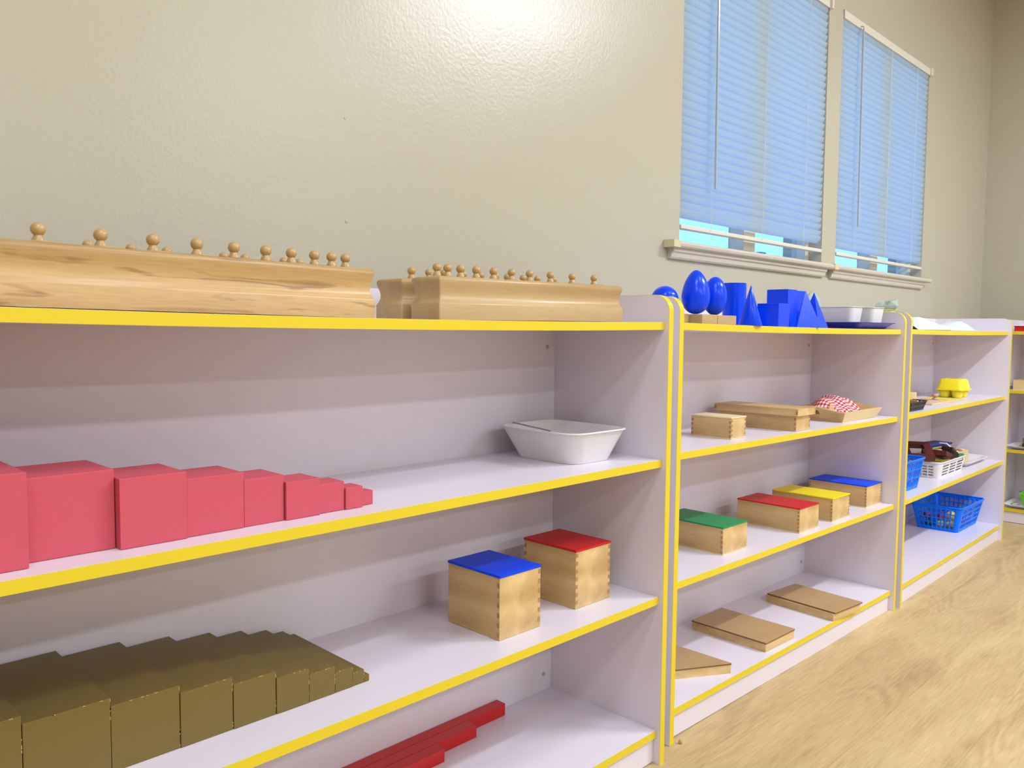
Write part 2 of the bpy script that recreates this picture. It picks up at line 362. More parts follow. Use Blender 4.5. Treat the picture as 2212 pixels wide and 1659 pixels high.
# outdoors
ft = thing('garden_fence', 'pale board fence outside seen under the raised blinds', 'fence', (1.5, 2.6, -.4))
bm = BM(); x = -4.5
while x < 4.6:
    box(bm, x, x+.095, 0, .02, .1, 1.9+random.uniform(-.004, .004)); x += .105
link('fence_boards', bm, M['fence'], ft)
for x in (-3.6, -1.8, 0, 1.8, 3.6): link('fence_post', bx(x, x+.09, -.09, -.001, 0, 1.95), cm('dark_post', (70, 90, 120), .8), ft)
link('fence_rail', bx(-4.5, 4.6, .021, .06, 1.5, 1.59), M['fence'], ft)
struct('added_eave', bx(XL, XR+1, WY+.16, WY+.85, 2.12, 2.20), cm('added_eave_paint', (190, 200, 205), .8))  # unseen eave, added to block sky light and darken the upper blinds
tag(link('ground_outside', bx(-8, 10, WY+.145, 9, -.45, -.4), M['ground']), kind='structure')

# ------------------------------------------------------------------ shelving
T = .0151; WIN = 1.1957; D = .293; IN = .0101; HP = .9354; ZK = (.8826, .6138, .3402, .0678)
SAG = {1: .0045, 2: .0025, 3: .0025, 4: .001}
def bookshelf(n, label, loc, rz, tilt=0):
    t = thing('bookshelf', label, 'bookshelf', loc, 0, 'lavender open shelving units with yellow edges')
    t.rotation_euler = (0, -tilt, rz)
    def side(x0, x1):
        bm = BM(); R = .034; pts = [(.0006, 0), (.0006, HP-R)] + [(R-R*math.cos(a), HP-R+R*math.sin(a)) for a in [PI/2*k/8 for k in range(1, 9)]] + [(D+.006, HP), (D+.006, 0)]
        a = [bm.verts.new((x0, y, z)) for y, z in pts]; b = [bm.verts.new((x1, y, z)) for y, z in pts]; k = len(pts)
        bm.faces.new(a); bm.faces.new(b[::-1])
        for i in range(k): bm.faces.new((a[i], a[(i+1) % k], b[(i+1) % k], b[i]))
        p = link('side_panel', bm, M['lam'], t)
        bm = BM(); pts = [(0, 0), (0, HP-R)] + [(R-(R+.0006)*math.cos(a), HP-R+(R+.0006)*math.sin(a)) for a in [PI/2*k/8 for k in range(1, 9)]] + [(D+.006, HP+.0006)]
        ins = [(.0012, 0), (.0012, HP-R)] + [(R-(R-.0012)*math.cos(a), HP-R+(R-.0012)*math.sin(a)) for a in [PI/2*k/8 for k in range(1, 9)]] + [(D+.006, HP-.0012)]
        for i in range(len(pts)-1):
            vs = [bm.verts.new((x, *q)) for x in (x0+.0002, x1-.0002) for q in (pts[i], pts[i+1], ins[i+1], ins[i])]
            A, B = vs[:4], vs[4:]
            bm.faces.new((A[0], A[1], B[1], B[0])); bm.faces.new((A[3], B[3], B[2], A[2]))
            for q in (0, 2):
                pass
            bm.faces.new((A[0], A[3], A[2], A[1])); bm.faces.new((B[0], B[1], B[2], B[3]))
        link('edge_band', bm, M['yellow'], p)
    side(-T, 0); side(WIN, WIN+T)
    link('back_panel', bx(.0003, WIN-.0003, D, D+.006, .005, HP), M['lam'], t)
    for k, z in enumerate(ZK):
        sag = SAG[n] if k == 0 else 0
        def board(x0, x1, y0, y1, za, zb):
            bm = BM(); N = 16 if sag else 1; V = []
            for i in range(N+1):
                x = x0+(x1-x0)*i/N; dz = -sag*(1-(2*x/WIN-1)**2)
                V.append([bm.verts.new((x, y, zz+dz)) for y, zz in ((y0, za), (y1, za), (y1, zb), (y0, zb))])
            for i in range(N):
                for q in range(4): bm.faces.new((V[i][q], V[i+1][q], V[i+1][(q+1) % 4], V[i][(q+1) % 4]))
            bm.faces.new(V[0]); bm.faces.new(V[-1][::-1]); return bm
        b = link('shelf_board', board(.0003, WIN-.0003, IN+.0007, D-.0002, z-T, z), M['lam'], t)
        link('edge_band', board(.0006, WIN-.0006, IN, IN+.0006, z-T+.0002, z-.0002), M['yellow'], b)
    link('kickboard', bx(.0006, WIN-.0006, IN+.006, IN+.02, .002, ZK[3]-T-.0005), M['lam'], t)
    for x in (.025, WIN-.025):
        for z in (.829, .104):
            bm = lathe(BM(), [(.0048, 0), (.0048, .0008), (.004, .0016), (.0015, .0016), (0, .001)], 12)
            bmesh.ops.rotate(bm, verts=bm.verts, cent=(0, 0, 0), matrix=Matrix.Rotation(PI/2, 3, 'X')); bmesh.ops.translate(bm, verts=bm.verts, vec=(x, D-.0001, z))
            link('screw_cap', bm, M['cap'], t)
    return t
bookshelf(1, 'nearest lavender bookshelf with yellow edges holding pink cubes and brown prisms', (-WIN, 0, 0), 0)
bookshelf(2, 'second lavender bookshelf with yellow edges standing under the nearer window', (.0906, .0271, .0005), -.014, -.0042)
bookshelf(3, 'third lavender bookshelf with yellow edges holding plastic baskets, below the farther window', (1.3401, .0043, -.0029), .0105, .0002)
bookshelf(4, 'far bookshelf against the right wall cut off by the right edge of the photo', (2.925, .13, 0), -PI/2)
X0 = {1: -WIN, 2: .0906, 3: 1.3401}
def sz(n, k, x):
    if n == 4: return ZK[k] + .0002
    z = ZK[k]; d = x-X0[n]
    if k == 0: z -= SAG[n]*(1-(2*d/WIN-1)**2)
    z += {1: 0, 2: .0005-.0042*d, 3: -.0029+.0002*d}[n]
    return z + .0004

# ------------------------------------------------------------------ cylinder blocks and knobbed cylinders
def cyl_block(x0, y0, L, W, h, m, label, tilt):
    # the board under the blocks sags, so each block leans a little towards the middle of the shelf
    z = .8806
    bm = BM(); prof = [(0, 0), (.36, 0), (.39, .0008), (.45, .0030), (.53, .0050), (.63, .0052), (.73, .0038), (.83, .0016), (.90, .0006), (.95, .0010), (.98, .0024), (1, .0052)]
    rings = []
    for f, o in prof:
        a, b = L/2-o, W/2-o; c = .0015
        rings.append([bm.verts.new((px, py, f*h)) for px, py in ((-a, -b+c), (-a+c, -b), (a-c, -b), (a, -b+c), (a, b-c), (a-c, b), (-a+c, b), (-a, b-c))])
    for A, B in zip(rings, rings[1:]):
        for i in range(8): bm.faces.new((A[i], A[(i+1) % 8], B[(i+1) % 8], B[i]))
    bm.faces.new(rings[0][::-1]); bm.faces.new(rings[-1])
    o = auto(link('cylinder_block', bm, m), 40); o.location = (x0+L/2, y0+W/2, z); o.rotation_euler = (0, -tilt, 0); tag(o, label, 'wooden block')
    return lambda x: z+h+tilt*(x-x0-L/2)
def knobbed(x, y, z, r, br, name, grp):
    prof = [(r, 0), (r, .0010), (r-.0008, .0016), (.0066, .0016), (.0064, .0045), (.0050, .0068), (.0042, .0090)]
    cz = .0078+br
    a0 = math.asin(.0040/br)
    prof += [(br*math.sin(a), cz-br*math.cos(a)) for a in [a0+(PI-a0)*k/14 for k in range(0, 14)]] + [(0, cz+br)]
    o = auto(link('knobbed_cylinder', lathe(BM(), prof, 24), M['knob']), 50); at(o, (x, y, z(x)+.0002)); tag(o, name, 'knobbed cylinder', grp)
ORD = ['first', 'second', 'third', 'fourth', 'fifth', 'sixth', 'seventh', 'eighth', 'ninth', 'tenth']
def knob_row(xs_, y, z, rs, brs, where, grp):
    for i, (x, r, b) in enumerate(zip(xs_, rs, brs)):
        knobbed(x, y, z, r, b, 'round wooden knob cylinder, %s from the left in %s' % (ORD[i], where), grp)
HB = .0668
z = cyl_block(-1.127, .030, .460, .070, HB, M['maple'], 'long cylinder block with dark grain streaks at the front left of the top shelf', -.009)
knob_row([-1.0712, -1.0096, -.953, -.9013, -.8545, -.8116, -.7754, -.741, -.7145, -.6923], .065, z, [.026, .024, .022, .0205, .0185, .016, .0145, .012, .010, .0085], [.0074, .0073, .0073, .0073, .0072, .0071, .0070, .0069, .0068, .0067], 'the dark-streaked front block', 'knobs in the streaked front block')
z = cyl_block(-1.095, .150, .460, .070, HB, M['beech'], 'cylinder block standing hidden behind the dark-streaked block', -.009)
knob_row([-1.0399, -.9851, -.9343, -.8894, -.8492, -.8116, -.7804, -.7457, -.7200, -.6950], .180, lambda x, f=z: f(x)-.0005, [.022]*3+[.018]*3+[.013]*2+[.011]*2, [.0064]*10, 'the block behind the streaked one', 'knobs peeking over the streaked block')
z = cyl_block(-.531, .055, .457, .070, HB, M['beech2'], 'plain pale cylinder block at the front right of the nearest top shelf', .009)
knob_row([-.507, -.485, -.458, -.4236, -.3846, -.342, -.2973, -.2432, -.1834, -.12], .090, z, [.0085, .010, .012, .0145, .0165, .0185, .020, .022, .025, .027], [.0070]*4+[.0068]*4+[.0066, .0066], 'the plain right-hand block', 'knobs in the plain right-hand block')
z = cyl_block(-.529, .150, .460, .070, HB, M['beech'], 'cylinder block behind the plain one with only its left end showing', .009)
knob_row([-.482, -.4455, -.411, -.3665, -.3245, -.2867, -.257, -.215, -.175, -.128], .185, z, [.017]*10, [.0070, .0062]+[.0066]*8, 'the block behind the plain one', 'knobs behind the plain right-hand block')

# ------------------------------------------------------------------ pink cubes, brown prisms, red rods
SIZEN = {2: 'smallest', 3: 'second smallest', 4: 'third smallest', 5: 'fourth smallest', 6: 'middle-sized fifth smallest', 7: 'fourth largest', 8: 'third largest', 9: 'second largest', 10: 'largest'}
REDGE = [-.6524, -.6745, -.7036, -.7443, -.7963, -.8523, -.9259, -1.0029, -1.0950]
WDT = [.0205, .0280, .0395, .0505, .0550, .0725, .0760, .0905, .1]
for k in range(9):
    s, wd_ = (k+2)*.01, WDT[k]; y = [.0575, .0505, .0530, .0490, .0525, .0510, .0475, .0600, .0395][k]
    o = link('pink_cube', bx(-wd_/2, wd_/2, 0, s, 0, s, .0008), M['pink'])
    at(o, (REDGE[k]-wd_/2, y, sz(1, 1, 0)), 0)
    tag(o, ('%s pink wooden cube in the row stepping down to the right' % SIZEN[k+2]) if k < 8 else 'largest pink wooden cube cut off by the left edge of the photo', 'wooden cube', 'pink tower cubes laid out in a row')
PN = ['thinnest', 'second thinnest', 'third thinnest', 'fourth thinnest', 'fifth thinnest', 'fifth thickest', 'fourth thickest', 'third thickest', 'second thickest', 'thickest']
PR = [-.6374, -.6466, -.6676, -.6977, -.7403, -.7910, -.8521, -.9212, -1.0027, -1.0946]
PWD = [.0088, .0202, .0292, .0418, .0498, .0602, .0684, .0808, .0910, .1]
for k in range(10):
    s, wd_ = (k+1)*.01, PWD[k]
    o = link('brown_prism', bx(-wd_/2, wd_/2, 0, .198, 0, s, .0007), M['brown'])
    y = .0885+[0, 0, -.001, -.0015, -.002, -.001, 0, .001, .0005, 0][k]
    at(o, (PR[k]-wd_/2, y, sz(1, 2, 0)))
    bm = BM()   # pale chipped edges on the front face
    for _ in range(2+k//3):
        a = random.uniform(-wd_/2+.001, wd_/2-.003); box(bm, a, min(wd_/2, a+random.uniform(.001, .004)), -.00015, .0004, s-.0008, s+.0001)
    for _ in range(2+k//3):
        a = random.uniform(0.001, s-.002); box(bm, wd_/2-.0007, wd_/2+.0001, -.00015, .0004, a, min(s, a+random.uniform(.001, .006)))
    link('chipped_edge', bm, M['chip'], o)
    tag(o, '%s olive brown prism of the stepped row on the third shelf down' % PN[k], 'wooden prism', 'brown stair prisms')
RL = ['longest red rod lying nearest the back panel on the bottom shelf', 'second longest red rod with its end between two others on the bottom shelf', 'third longest red rod lying nearest the shelf front']
for k, (x, y) in enumerate(((-.1705, .2665), (-.2755, .2405), (-.380, .2145))):
    L = -1.172+0; o = link('red_rod', bx(L, x, 0, .0250, 0, .0250, .0009), M['red']); at(o, (0, y, sz(1, 3, 0)))
    tag(o, RL[k], 'red rod', 'red rods on the bottom shelf')

# ------------------------------------------------------------------ vessels (bowls, trays, baskets)
def rrect(x0, x1, y0, y1, r, side_s=None, seg=5):
    """points of a rounded rectangle with (side, s index) info; side_s maps side -> fractions of its straight run"""
    r = min(r, (x1-x0)/2-.0005, (y1-y0)/2-.0005); pts = []; info = []
    cs = [((x0+r, y0+r), PI), ((x1-r, y0+r), -PI/2), ((x1-r, y1-r), 0), ((x0+r, y1-r), PI/2)]
    for k in range(4):
        (cx, cy), a0 = cs[k]; (nx, ny), _ = cs[(k+1) % 4]
        for q in range(seg): 
            a = a0+PI/2*q/seg; pts.append((cx+r*math.cos(a), cy+r*math.sin(a))); info.append(None)
        a = a0+PI/2; p = (cx+r*math.cos(a), cy+r*math.sin(a)); nxt = (nx+r*math.cos(a), ny+r*math.sin(a))
        fr = side_s[k] if side_s else [0]
        for j, f in enumerate(fr[:-1] if side_s else fr):
            pts.append((p[0]+(nxt[0]-p[0])*f, p[1]+(nxt[1]-p[1])*f)); info.append((k, j))
    return pts, info
def vessel(base, rim, h, r0, r1, m, parent=None, name='body', rows=None, sides=None, holes=None, th=.0018, lip=0, lipdrop=0, floor=True, lipr=0):
    bm = BM(); rows = rows or [0, .08, .5, 1]; V = []; info = None
    for t in rows:
        R = [base[i]+(rim[i]-base[i])*t for i in range(4)]; pts, info = rrect(*R, r0+(r1-r0)*t, sides)
        V.append([bm.verts.new((x, y, h*t)) for x, y in pts])
    n = len(V[0])
    for j in range(len(rows)-1):
        for i in range(n):
            if holes and info[i] and holes(info[i][0], info[i][1], j): continue
            bm.faces.new((V[j][i], V[j][(i+1) % n], V[j+1][(i+1) % n], V[j+1][i]))
    if floor: bm.faces.new(V[0][::-1])
    if lip:
        pts, _ = rrect(rim[0]-lip, rim[1]+lip, rim[2]-lip, rim[3]+lip, r1+lip, sides); W_ = [bm.verts.new((x, y, h-lipdrop)) for x, y in pts]
        for i in range(n): bm.faces.new((V[-1][i], V[-1][(i+1) % n], W_[(i+1) % n], W_[i]))
    me = bpy.data.meshes.new(name); bm.normal_update(); bm.to_mesh(me); bm.free(); o = bpy.data.objects.new(name, me); C.objects.link(o); me.materials.append(m)
    if parent: o.parent = parent
    s = o.modifiers.new('thickness', 'SOLIDIFY'); s.thickness = th; s.offset = -1; s.use_even_offset = False
    me.shade_smooth(); me.set_sharp_from_angle(angle=math.radians(40))
    if lipr:
        bm = BM(); pts, _ = rrect(*rim, r1, None, 6); tube(bm, [(x, y, h) for x, y in pts], lipr, 8, True); link('rim', bm, m, o if not parent else parent, True)
    return o
def grid_fr(n, bar, margin):
    """fractions: margin, then n holes parted by bars"""
    w_ = (1-2*margin-(n-1)*bar)/n; f = [0]; p = margin
    for k in range(n): f += [p, p+w_]; p += w_+bar
    return f+[1]
def basket(label, cat, loc, base, rim, h, m, nx, ny, nrow, group=None, r=.012, bar=.035, row_bar=.05, lipr=.003, rz=0, rmargin=(.12, .08)):
    t = thing('plastic_basket', label, cat, loc, rz, group)
    fx = grid_fr(nx, bar, .04); fy = grid_fr(ny, bar*nx/ny, .05)
    hh = (1-rmargin[0]-rmargin[1]-(nrow-1)*row_bar)/nrow; rows = [0]; p = rmargin[0]
    for k in range(nrow): rows += [p, p+hh]; p += hh+row_bar
    rows.append(1)
    b = vessel(base, rim, h, r, r*1.4, m, t, 'basket_body', rows, [fx, fy, fx, fy], lambda s, i, j: i % 2 == 1 and j % 2 == 1, .0018, lipr=lipr)
    return t

t = thing('plastic_bowl', 'white rounded square plastic bowl on the second shelf of the nearest unit', 'bowl', (0, 0, sz(1, 1, 0)))
vessel((-.183, -.062, .080, .236), (-.209, -.040, .056, .262), .0600, .030, .034, M['white'], t, 'bowl_body', [0, .06, .14, .5, .9, 1], th=.0022, lip=.003, lipdrop=.001)
o = link('metal_stick', tube(BM(), [(-.160, .2615, .0632), (-.208, .115, .0632)], .0016, 8), M['grey']); at(o, (0, 0, sz(1, 1, 0)))
bm = BM(); 
tag(o, 'thin grey metal stick lying across the rim of the white bowl', 'stick')

# ------------------------------------------------------------------ wooden boxes
def joints(faces, w, d, h, n, sq, wd, parent, z0=0):
    """end grain squares: faces is a list of 'L' (left face, front corner) 'F-' 'F+' (front face corners) 'l' left face back corner"""
    bm = BM(); p = h/n
    for f in faces:
        for k in range(n):
            a = z0+k*p+(p-sq)*(.15 if f in ('L', 'l') else .75); b = a+sq
            if b > z0+h: b = z0+h
            if f == 'L': box(bm, -.00025, .0006, .0003, wd, a, b)
            if f == 'l': box(bm, -.00025, .0006, d-wd, d-.0003, a, b)
            if f == 'F-': box(bm, .0003, wd, -.00025, .0006, a, b)
            if f == 'F+': box(bm, w-wd, w-.0003, -.00025, .0006, a, b)
    return link('finger_joints', bm, M['joint'], parent)
def wooden_box(label, x0, y0, z, w, d, h, lid_m, lid_t, faces, n, group, over=.0012, grain='birchy', bottom=False, rz=0):
    t = thing('wooden_box', label, 'wooden box', (x0, y0, z), rz, group)
    b = link('box_body', bx(0, w, 0, d, 0 if not bottom else .0022, h-lid_t, .0005), M[grain], t)
    if bottom: link('bottom_board', bx(-.0008, w+.0008, -.0008, d+.0008, 0, .0022), M['ply'], t)
    if faces: joints(faces, w, d, h-lid_t-.004, n, (h-lid_t)/n*.48, .0062, t, .003)
    link('lid', bx(-over, w+over, -over, d+over, h-lid_t+.0002, h, .0008), lid_m, t)
    return t
G1 = 'tall boxes with coloured lids'; G2 = 'low boxes with coloured lids'
wooden_box('tall wooden box with blue lid on the nearest unit, left of the red-lidded one', -.3895, .0640, sz(1, 2, 0), .1010, .131, .1115, M['lid_blue'], .0045, ['L', 'F+'], 6, G1)
wooden_box('tall wooden box with red lid on the nearest unit, beside the blue-lidded one', -.1770, .0765, sz(1, 2, 0), .1040, .134, .1130, M['lid_red'], .0045, ['F-', 'F+', 'l'], 7, G1)
for lab, lx, ly, lm, fc in (('low wooden box with green lid next to the left panel of the second unit', .3625, .0800, 'lid_green', ['L']),
                            ('low wooden box with red lid in front of the yellow-lidded box', .7040, .0530, 'lid_red', ['L']),
                            ('low wooden box with yellow lid between the red and blue lids', .9010, .0500, 'lid_yellow', ['L', 'F+']),
                            ('low wooden box with blue lid at the right end of the second unit', 1.1690, .0600, 'lid_blue', ['L', 'F+', 'l'])):
    wooden_box(lab, lx, ly, sz(2, 2, lx+.05), .1115, .182, .0665, M[lm], .0035, fc, 6 if lm != 'lid_green' else 5, G2, bottom=True, rz=-.014)
wooden_box('small plain wooden box in front of the long lidded box', .3800, .0760, sz(2, 1, .41), .0680, .108, .0515, M['ply'], .0035, ['L', 'F-', 'F+', 'l'], 4, None, bottom=True)
t = thing('wooden_box', 'long plain wooden box with a deep overhanging lid', 'wooden box', (.6560, .0480, sz(2, 1, .69)))
link('box_body', bx(0, .080, 0, .222, 0, .042, .0005), M['birchy'], t); joints(['L', 'F+'], .08, .22, .038, 3, .0065, .006, t, .002)
l = link('lid', bx(-.011, .091, -.009, .231, .0400, .0585, .0005), M['birchy'], t)
bm = BM(); box(bm, -.0113, -.0100, -.0087, -.0030, .044, .053); box(bm, .085, .0907, -.0093, -.008, .043, .048); box(bm, .085, .0907, -.0093, -.008, .052, .056); box(bm, -.0113, -.0100, .224, .2305, .044, .053)
link('lid_joints', bm, M['joint'], l)

def flat_box(label, x0, y0, rz, w, d, lid_off, pts=None):
    t = thing('flat_wooden_box', label, 'wooden box', (x0, y0, sz(2, 3, x0+.07)), rz, 'flat lidded boxes on the bottom shelf')
    if not pts: pts = [(0, 0), (w, 0), (w, d), (0, d)]
    cx = sum(p[0] for p in pts)/len(pts); cy = sum(p[1] for p in pts)/len(pts)
    link('box_body', ngon_prism(BM(), pts, 0, .0205), M['birchx'], t)
    sc = lambda k, z0, z1: ngon_prism(BM(), [(cx+(x-cx)*k+lid_off[0], cy+(y-cy)*k+lid_off[1]) for x, y in pts], z0, z1)
    link('lid_edge', sc(1.012, .0207, .0236), M['edge'], t); link('lid', sc(1.012, .0236, .0250), M['flat'], t)
    link('lid_rebate', sc(.97, .0203, .0208), M['edge'], t)
flat_box('flat tan wooden box in the middle of the bottom shelf of the second unit', .5330, .0510, -.035, .145, .217, (.000, 0))
flat_box('flat tan wooden box at the shelf front casting shade over the yellow edge', .8770, .0275, -.110, .147, .214, (.006, -.002))
q = .235; a1, a2 = math.radians(150), math.radians(90)
flat_box('flat triangular wooden box half hidden by the left panel of the second unit', .3560, .0470, 0, 0, 0, (0, 0), [(0, 0), (q*math.cos(a2), q*math.sin(a2)), (q*math.cos(a1), q*math.sin(a1))])

# ------------------------------------------------------------------ blue geometric solids
zt = lambda x: sz(2, 0, x)
def solid(name, bm, x, y, label, smooth=None, z=0, rz=0, cat='geometric solid'):
    o = link(name, bm, M['blue']); 
    if smooth: auto(o, smooth)
    at(o, (x, y, zt(x)+z), rz); return tag(o, label, cat, 'blue geometric solids')
def stand(x, y, label, w_=.040, d_=.040):
    o = link('wooden_stand', bx(-w_/2, w_/2, 0, d_, 0, .0205, .0018), M['beech']); at(o, (x, y, zt(x))); tag(o, label, 'wooden stand', 'wooden stands under the blue solids')
stand(.1550, .0800, 'wooden stand under the blue sphere beside the left panel of the second unit', .082, .050)
stand(.2310, .0500, 'wooden stand with a dark left side under the tall blue egg', .062, .052)
stand(.3040, .0500, 'wooden stand under the blue ellipsoid, in front of the cylinder', .081, .052)
bm = BM(); bmesh.ops.create_uvsphere(bm, u_segments=40, v_segments=24, radius=.0290)
solid('blue_sphere', bm, .1400, .1060, 'blue sphere half hidden behind the rounded side panels', 60, .0497)
def eggp(R, h, sh): return [(0, 0)] + [(R*math.sin(a)*(1+sh*math.cos(a)), h/2-h/2*math.cos(a)) for a in [PI*k/28 for k in range(1, 28)]] + [(0, h)]
solid('blue_ovoid', lathe(BM(), eggp(.0300, .0955, .25), 40), .2170, .0780, 'tall blue egg-shaped solid with its wide end down', 60, .0210)
solid('blue_ellipsoid', lathe(BM(), eggp(.0268, .086, .08), 40), .2960, .0780, 'blue ellipsoid standing between the blue egg and cylinder', 60, .0210)
solid('blue_cylinder', lathe(BM(), [(.0275, 0), (.0280, .0005), (.0280, .1030), (.0275, .1035)], 48), .4650, .1250, 'blue cylinder left of the blue cone', 40)
solid('blue_cone', lathe(BM(), [(.0275, 0), (.0278, .0008), (.0006, .0930), (0, .0936)], 48), .4110, .0520, 'narrow blue cone between the cylinder and the cube', 40)
solid('blue_cube', bx(0, .0560, 0, .0560, 0, .0560, .0007), .5200, .0370, 'blue cube in front of the tall blue prism')
solid('blue_square_prism', bx(0, .0520, 0, .0590, 0, .1000, .0007), .6950, .1000, 'tall blue square prism rising behind the blue cube')
solid('blue_triangular_prism', ngon_prism(BM(), [(0, .0), (.055, -.005), (.0275, .045)], 0, .1000), .7750, .1180, 'tall blue triangular prism at the right of the square prism')
def pyramid(n, R, h, rot):
    bm = BM(); b = [bm.verts.new((R*math.cos(2*PI*k/n+rot), R*math.sin(2*PI*k/n+rot), 0)) for k in range(n)]; a = bm.verts.new((0, 0, h)); bm.faces.new(b[::-1])
    for k in range(n): bm.faces.new((b[k], b[(k+1) % n], a))
    return bm
solid('blue_triangular_pyramid', pyramid(3, .0420, .0960, math.radians(60)), .7020, .0560, 'blue three-sided pyramid with the left of two sharp tips')
solid('blue_square_pyramid', pyramid(4, .0410, .0960, PI/4), .8060, .0800, 'blue square pyramid beside the dark blue tray')

# blue tray with white tubs
t = thing('plastic_tray', 'dark blue plastic tray under the white tubs', 'tray', (0, 0, zt(1.13)+.0008))
vessel((1.005, 1.248, .048, .232), (.992, 1.268, .030, .248), .0165, .020, .025, M['navy'], t, 'tray_body', [0, .1, .6, 1], th=.0018, lip=.006, lipdrop=.0004)
for (x0, x1, y0, y1, lab) in ((1.0480, 1.1220, .078, .205, 'white plastic tub at the left on the dark blue tray'), (1.1600, 1.2380, .060, .195, 'white plastic tub at the right on the dark blue tray')):
    tt = thing('plastic_tub', lab, 'tub', (0, 0, zt(1.13)+.0030), 0, 'white tubs on the blue tray')
    vessel((x0, x1, y0, y1), (x0-.007, x1+.007, y0-.007, y1+.007), .0600, .016, .018, M['white'], tt, 'tub_body', [0, .05, .95, 1], th=.0018, lip=.002)
def blob(R, seed, sq=(1, 1, 1), amp=.25, sub=3):
    bm = BM(); bmesh.ops.create_icosphere(bm, subdivisions=sub, radius=1); rn = random.Random(seed); dirs = [(Vector((rn.uniform(-1, 1), rn.uniform(-1, 1), rn.uniform(-.4, 1))).normalized(), rn.uniform(-1, 1)) for _ in range(14)]
    for v in bm.verts:
        d = sum(k*max(0, v.co.dot(q))**4 for q, k in dirs); v.co = v.co*(1+amp*d); v.co = Vector((v.co.x*R*sq[0], v.co.y*R*sq[1], max(v.co.z, -.35)*R*sq[2]))
    zm = min(v.co.z for v in bm.verts); bmesh.ops.translate(bm, verts=bm.verts, vec=(0, 0, -zm)); return bm
o = link('plastic_bag', blob(.0560, 3, (1.5, .55, .62), .25), M['film'], None, True); at(o, (1.205, .256, zt(1.2)+.0025)); o.scale = (.78, .62, 2.35); tag(o, 'pale green plastic bag showing above the left white tub', 'plastic bag')
t = thing('plastic_jar', 'crumpled clear plastic jar with yellow-green base just past the second unit', 'jar', (1.560, .165, sz(3, 0, 1.56)+.0005))
link('jar_base', lathe(BM(), [(.026, 0), (.0300, .002), (.0300, .0600), (.028, .0620)], 24), cm('milky_green', (222, 232, 212), .3), t, True)
link('jar_band', lathe(BM(), [(.0280, .0622), (.0305, .0630), (.0305, .0690), (.0280, .0700)], 24), cm('lime_band', (196, 204, 90), .4), t, True)
bm = blob(.0270, 9, (1, 1.15, .95), .45, 2); bmesh.ops.translate(bm, verts=bm.verts, vec=(0, 0, .0702)); link('crumpled_film', bm, M['film'], t)

# ------------------------------------------------------------------ wooden tray with gingham cloth (second unit, second shelf)
def cloth_heap(name, m, W_, D_, nx, ny, f, label, cat, loc, rz=0, th=.0009, sharp=None):
    bm = BM(); uv = bm.loops.layers.uv.new('UVMap'); V = [[bm.verts.new(f(i/nx, j/ny)) for j in range(ny+1)] for i in range(nx+1)]
    for i in range(nx):
        for j in range(ny):
            q = bm.faces.new((V[i][j], V[i+1][j], V[i+1][j+1], V[i][j+1]))
            for l, (a, b) in zip(q.loops, ((i, j), (i+1, j), (i+1, j+1), (i, j+1))): l[uv].uv = (a/nx, b/ny*D_/W_)
    me = bpy.data.meshes.new(name); bm.normal_update(); bm.to_mesh(me); bm.free(); o = bpy.data.objects.new(name, me); C.objects.link(o); me.materials.append(m)
    if sharp is None: me.shade_smooth()
    s = o.modifiers.new('thickness', 'SOLIDIFY'); s.thickness = th; s.offset = 1
    at(o, loc, rz); return tag(o, label, cat)
zt1 = sz(2, 1, 1.09)
t = thing('wooden_tray', 'pale wooden tray with curved handle sides holding gingham cloth', 'tray', (.972, .060, zt1))
def slab(bm, a, b, th):
    """a solid plate from quad a (4 points) thickened by vector th"""
    A = [bm.verts.new(p) for p in a]; B = [bm.verts.new(Vector(p)+Vector(th)) for p in a]; n = len(A)
    bm.faces.new(A[::-1]); bm.faces.new(B)
    for i in range(n): bm.faces.new((A[i], A[(i+1) % n], B[(i+1) % n], B[i]))
W_, D_, hh = .243, .175, .0290
link('tray_floor', bx(0, W_, 0, D_, 0, .004), M['tray'], t)
bm = BM(); slab(bm, [(0, 0, 0), (W_, 0, 0), (W_+.020, -.012, hh), (-.014, -.012, hh)], None, (0, .006, .001)); link('front_wall', bm, M['tray'], t)
bm = BM(); slab(bm, [(0, D_, 0), (W_, D_, 0), (W_+.020, D_+.012, hh), (-.014, D_+.012, hh)], None, (0, -.006, .001)); link('back_wall', bm, M['tray'], t)
def end_wall(x0, x1, s):
    top = [(-.012, hh)] + [(-.012+(D_+.024)*f, hh+.013*math.sin(PI*f)**2*(1 if True else 0)) for f in [k/12 for k in range(1, 12)]] + [(D_+.012, hh)]
    bm = BM(); pts = [(x0, 0, 0)] + [(x1, y, z) for y, z in top] + [(x0, D_, 0)]
    slab(bm, pts, None, (s*.006, 0, .001))
    o = link('handle_wall', bm, M['birchy'], t)
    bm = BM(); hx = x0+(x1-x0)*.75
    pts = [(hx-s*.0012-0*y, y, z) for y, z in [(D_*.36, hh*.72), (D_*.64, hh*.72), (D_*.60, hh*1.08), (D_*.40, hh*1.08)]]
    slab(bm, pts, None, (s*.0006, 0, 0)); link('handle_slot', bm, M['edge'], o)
end_wall(0, -.014, 1); end_wall(W_, W_+.020, -1)
def gf(s, u):
    x = -.105+.21*s; y = -.075+.15*u; r = math.hypot((s-.52)*1.6, (u-.45)*1.7)
    z = .050*max(0, 1-r*r*1.35)+.005*math.sin(11*s+4*u)*math.cos(7*u-2*s)+.004*math.sin(23*s-9*u) + .006*max(0, math.sin(5*s+8*u))
    return (x+.008*math.sin(9*u+s*3), y+.008*math.sin(8*s+2*u), max(z, .001)+.003)
cloth_heap('gingham_cloth', M['gingham'], .21, .15, 44, 34, gf, 'crumpled red and white gingham cloth in the wooden tray', 'cloth', (1.105, .160, zt1+.010), .1)
